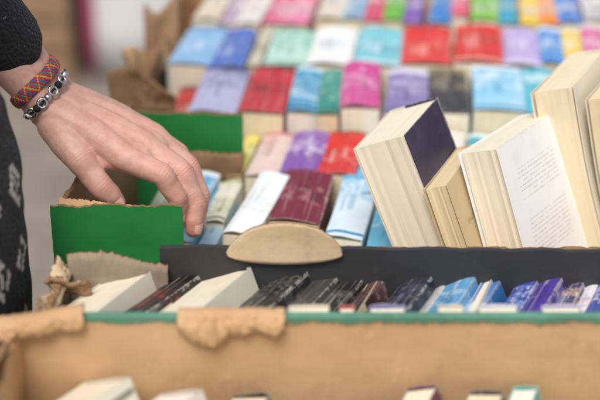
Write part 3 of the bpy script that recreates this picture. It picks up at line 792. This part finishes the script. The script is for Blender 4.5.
# sweater
g = G('knit_wool'); o = g.obj(); x, y, z = g.xyz()
pu = g.m('FLOOR', g.m('DIVIDE', g.m('ADD', x, y), .0042)); pz_ = g.m('FLOOR', g.m('DIVIDE', z, .0044))
mu = g.m('ABSOLUTE', g.m('SUBTRACT', g.m('FLOORED_MODULO', pu, 13.0), 6.0)); mz = g.m('ABSOLUTE', g.m('SUBTRACT', g.m('FLOORED_MODULO', pz_, 15.0), 7.0))
s1 = g.m('ADD', mu, mz)
star = g.m('MAXIMUM', g.band(s1, 2.5, 4.5), g.mul(g.lt(mu, .5), g.lt(mz, 1.5)))
brk = g.gt(g.noise(g.comb(g.mul(pu, .31), g.mul(pz_, .29), 2.0), 1.0, 1), .42)
mot = g.mul(star, brk, g.lt(z, 1.045), g.gt(z, .90), g.lt(y, .125))
fleck = g.gt(g.noise(o, 330, 1), .75)
c = g.mix(g.noise(o, 90, 3), hx('131315'), hx('1c1c1f'))
c = g.mix(g.mul(fleck, .4), c, hx('8a8688'))
c = g.mix(g.mul(mot, .9), c, g.mix(g.noise(o, 200, 3), hx('c0b2ae'), hx('e0d6d0')))
vv = g.N('ShaderNodeTexVoronoi'); g.put(vv.inputs['Vector'], g.vmul(o, (1, 1, .8))); vv.inputs['Scale'].default_value = 300
g.bump(vv.outputs[0], 1.0, .0025); M_KNIT = g.done(c, .95)
g.b.inputs['Sheen Weight'].default_value = .06
V = []; F = []
tube(V, F, [pp(0.0, 0, .74), pp(.002, 0, .86), pp(.003, 0, .96), pp(.002, 0, 1.04), pp(-.04, 0, 1.13), pp(-.05, 0, 1.32)], [.132, .139, .141, .137, .118, .122], .02, 30, (0, 1, 0), 1.04)
tube(V, F, [pp(-.04, -.13, 1.40), pp(-.04, 0, 1.425), pp(-.04, .13, 1.40)], [.055, .06, .055], .02)
tube(V, F, [SHL, El], [.062, .054], .02)
cuff = Wp+fdir*.072
tube(V, F, [El, El.lerp(cuff, .5)+Vector((0, 0, -.002)), cuff+fdir*.02, cuff+fdir*.004], [.048, .044, .039, .037], .01)
tube(V, F, [SHR, ElR], [.062, .052], .02); tube(V, F, [ElR, ElR.lerp(WrR, .9)], [.052, .036], .02)
sw = remesh(V, F, .004, 3)
n_ = len(sw.vertices); c3 = np.empty(n_*3); sw.vertices.foreach_get('co', c3); c3 = c3.reshape(-1, 3)
nn_ = np.empty(n_*3); sw.vertices.foreach_get('normal', nn_); nn_ = nn_.reshape(-1, 3)
dv = np.array([.006*mnoise.noise((p[0]*11, p[1]*11, p[2]*14))+.0022*mnoise.noise((p[0]*38, p[1]*38, p[2]*45)) for p in c3])
c3 = c3+nn_*dv[:, None]; sw.vertices.foreach_set('co', c3.ravel())
sw.transform(Matrix.Translation(-oP)); sw.materials.clear(); sw.materials.append(M_KNIT)
for p in sw.polygons: p.use_smooth = True
swo = bpy.data.objects.new('sweater', sw); COL.objects.link(swo); swo.parent = eP
e1 = Af-fdir*Af.dot(fdir); e1.normalize(); e2 = fdir.cross(e1)
vs = []; fs = []; NS = 144
prof_ = [(.030, .0325), (.0, .0330), (-.004, .0355), (0, .0380), (.012, .0390), (.026, .0400)]
for k in range(NS):
    a = 2*math.pi*k/NS; rb = .0009*math.cos(a*36)
    for i, (d_, r_) in enumerate(prof_):
        r2 = r_+(rb if i >= 2 else 0)
        vs.append(cuff+fdir*(d_+.003*math.sin(2*a+.5))+e1*(r2*math.cos(a)*1.05)+e2*(r2*math.sin(a)*.95))
for k in range(NS):
    for i in range(5):
        a = k*6+i; b = ((k+1) % NS)*6+i; fs.append((a, b, b+1, a+1))
mk('cuff', vs, fs, [M_KNIT], None, eP, smooth=True, origin=oP)
gj = G('dark_denim'); M_J = gj.done(gj.mix(gj.noise(gj.obj(), 40, 4), hx('20242c'), hx('2c323c')), .85)
V = []; F = []
for s2 in (-1, 1):
    tube(V, F, [pp(-.02, s2*.075, .88), pp(.0, s2*.09, .48), pp(-.03, s2*.09, .10)], [.100, .068, .052], .03, 22)
tube(V, F, [pp(-.02, 0, .84), pp(-.02, 0, .93)], [.115, .118], .03, 24, (0, 1, 0), 1.12)
tm = remesh(V, F, .009, 3); tm.transform(Matrix.Translation(-oP)); tm.materials.clear(); tm.materials.append(M_J)
for p in tm.polygons: p.use_smooth = True
t_ = bpy.data.objects.new('trousers', tm); COL.objects.link(t_); t_.parent = eP
gs = G('shoe_leather'); M_SH = gs.done(gs.mix(gs.noise(gs.obj(), 60), hx('1c1a18'), hx('2c2824')), .45)
for s2 in (-1, 1):
    V = []; F = []
    tube(V, F, [pp(-.055, s2*.09, .055), pp(.04, s2*.097, .05), pp(.12, s2*.10, .042)], [.050, .046, .038], .02, 20)
    sm_ = remesh(V, F, .007, 2)
    for v in sm_.vertices: v.co.z = max(v.co.z, .004)
    sm_.transform(Matrix.Translation(-oP)); sm_.materials.clear(); sm_.materials.append(M_SH)
    for p in sm_.polygons: p.use_smooth = True
    s_o = bpy.data.objects.new('shoe', sm_); COL.objects.link(s_o); s_o.parent = eP
gh = G('brown_hair'); M_H = gh.done(gh.mix(gh.noise(gh.vmul(gh.obj(), (300, 300, 12)), 1, 3), hx('2e1f16'), hx('4c3526')), .5)
V = []; F = []
tube(V, F, [pp(-.005, 0, 1.62), pp(.004, 0, 1.675)], [.092, .097], .02, 26, (0, 1, 0), .92)
tube(V, F, [pp(-.06, 0, 1.62), pp(-.075, 0, 1.54), pp(-.08, 0, 1.44)], [.06, .06, .035], .02, 22, (0, 1, 0), 1.3)
hm = remesh(V, F, .006, 3); hm.transform(Matrix.Translation(-oP)); hm.materials.clear(); hm.materials.append(M_H)
for p in hm.polygons: p.use_smooth = True
h_o = bpy.data.objects.new('hair', hm); COL.objects.link(h_o); h_o.parent = eP
ge = G('eye'); M_E = ge.done(hx('2a1c14'), .15)
for s2 in (-1, 1):
    bm = bmesh.new(); bmesh.ops.create_uvsphere(bm, u_segments=16, v_segments=10, radius=.010)
    bmesh.ops.translate(bm, vec=Vector((.098, s2*.031, 1.628)), verts=bm.verts)
    me = bpy.data.meshes.new('eye'); bm.to_mesh(me); bm.free(); me.materials.append(M_E)
    eo = bpy.data.objects.new('eye', me); COL.objects.link(eo); eo.parent = eP

# bracelet: flat braid plus a cord of silver and black beads
def mcol(n, c, r=.7, met=0):
    g = G(n); nn2 = g.noise(g.obj(), 1500, 2); g.bump(nn2, .5, .0004)
    m_ = g.done(g.mix(nn2, c, tuple(q*.7 for q in c[:3])+(1,)), r); g.b.inputs['Metallic'].default_value = met; return m_
BC = [mcol('cord_red', hx('c41e28')), mcol('cord_blue', hx('2560a8')), mcol('cord_crimson', hx('b4182c')), mcol('cord_green', hx('2a8a70')), mcol('cord_scarlet', hx('d03030')), mcol('cord_yellow', hx('d8a838'))]
M_SIL = mcol('silver', hx('dcdce0'), .25, 1.0); M_BK = mcol('black_cord', hx('141416'))
bn = (fdir-Af*.14).normalized()
b1 = (Af-bn*Af.dot(bn)).normalized(); b2 = bn.cross(b1)
BCn = Wp+fdir*.028
vs = []; fs = []; fm = []
def ring(cen, ra, rb, fn, r, mi, N=300, seg=7):
    base = len(vs)
    P = []
    for k in range(N):
        a = 2*math.pi*k/N; dr, dz = fn(a)
        P.append(cen+b1*((ra+dr)*math.cos(a))+b2*((rb+dr)*math.sin(a))+bn*dz)
    for k in range(N):
        t = (P[(k+1) % N]-P[k-1]).normalized(); q1 = bn.cross(t).normalized(); q2 = t.cross(q1)
        for j in range(seg):
            a = 2*math.pi*j/seg; vs.append(P[k]+q1*(r*math.cos(a))+q2*(r*math.sin(a)))
    for k in range(N):
        for j in range(seg):
            a = base+k*seg; b = base+((k+1) % N)*seg; j2 = (j+1) % seg
            fs.append((a+j, b+j, b+j2, a+j2)); fm.append(mi)
for q in range(6):
    ph = q*2*math.pi/6
    ring(BCn, .0332, .0228, lambda a, ph=ph: (.0006*math.cos(2*(a*11+ph)), .0054*math.asin(.97*math.sin(a*11+ph))/1.4+.0015*math.sin(a*2+1)), .0015, q)
mk('bracelet', vs, fs, BC, fm, eP, smooth=True, origin=oP)
vs = []; fs = []; fm = []
BC2 = Wp+fdir*.0135
ring(BC2, .0338, .0242, lambda a: (0, .0008*math.sin(a*5)), .0012, 0)
mk('charm_cord', vs, fs, [M_BK], fm, eP, smooth=True, origin=oP)
for k in range(9):
    a = R(172+k*14.5)
    cpos = BC2+b1*(.0352*math.cos(a))+b2*(.0256*math.sin(a))
    t = (-b1*math.sin(a)*.0335+b2*math.cos(a)*.0255).normalized()
    out = (b1*math.cos(a)+b2*math.sin(a)).normalized()
    bm = bmesh.new()
    if k % 2 == 0:
        bmesh.ops.create_uvsphere(bm, u_segments=14, v_segments=9, radius=.0038)
        m_ = M_BK if k % 4 else M_SIL
    else:
        NS2 = 18
        rings_ = []
        for i in range(NS2):
            aa = 2*math.pi*i/NS2
            rings_.append([bm.verts.new(((.0042+.0014*math.cos(bb))*math.cos(aa), (.0042+.0014*math.cos(bb))*math.sin(aa), .0014*math.sin(bb))) for bb in [2*math.pi*j/8 for j in range(8)]])
        for i in range(NS2):
            for j in range(8): bm.faces.new((rings_[i][j], rings_[(i+1) % NS2][j], rings_[(i+1) % NS2][(j+1) % 8], rings_[i][(j+1) % 8]))
        m_ = M_SIL
    q3 = out.cross(t)
    mm = Matrix((( t.x, q3.x, out.x, cpos.x-oP.x), (t.y, q3.y, out.y, cpos.y-oP.y), (t.z, q3.z, out.z, cpos.z), (0, 0, 0, 1)))
    bm.transform(mm); me = bpy.data.meshes.new('bead'); bm.to_mesh(me); bm.free(); me.materials.append(m_)
    for p in me.polygons: p.use_smooth = True
    bo = bpy.data.objects.new('bead', me); COL.objects.link(bo); bo.parent = eP

# ------------------------------------------------------------ light, world, camera
w = bpy.data.worlds.new('World'); S.world = w; w.use_nodes = True
nt = w.node_tree; bg = nt.nodes['Background']
sky = nt.nodes.new('ShaderNodeTexSky'); sky.sky_type = 'NISHITA'; sky.sun_disc = False
EL, AZ = 58, 196
sky.sun_elevation = R(EL); sky.sun_rotation = R(AZ); sky.dust_density = 3.0; sky.air_density = 1.0
hs = nt.nodes.new('ShaderNodeHueSaturation'); hs.inputs['Saturation'].default_value = .5
nt.links.new(sky.outputs[0], hs.inputs['Color']); nt.links.new(hs.outputs[0], bg.inputs[0]); bg.inputs[1].default_value = .14
ld = bpy.data.lights.new('sun', 'SUN'); ld.energy = 2.5; ld.angle = R(28); ld.color = (1, .97, .93)
lo = bpy.data.objects.new('sun', ld); COL.objects.link(lo)
sd = Vector((math.sin(R(AZ))*math.cos(R(EL)), math.cos(R(AZ))*math.cos(R(EL)), math.sin(R(EL))))
lo.rotation_euler = sd.to_track_quat('Z', 'Y').to_euler(); lo.location = sd*10
cd = bpy.data.cameras.new('camera'); cd.lens = 85; cd.sensor_width = 36; cd.clip_start = .05; cd.clip_end = 500
cd.dof.use_dof = True; cd.dof.focus_distance = 1.29; cd.dof.aperture_fstop = 3.0
co_ = bpy.data.objects.new('camera', cd); COL.objects.link(co_)
co_.location = (0, 0, 1.5); co_.rotation_euler = (R(65), 0, 0)
S.camera = co_
S.view_settings.view_transform = 'Standard'; S.view_settings.look = 'None'; S.view_settings.exposure = 0
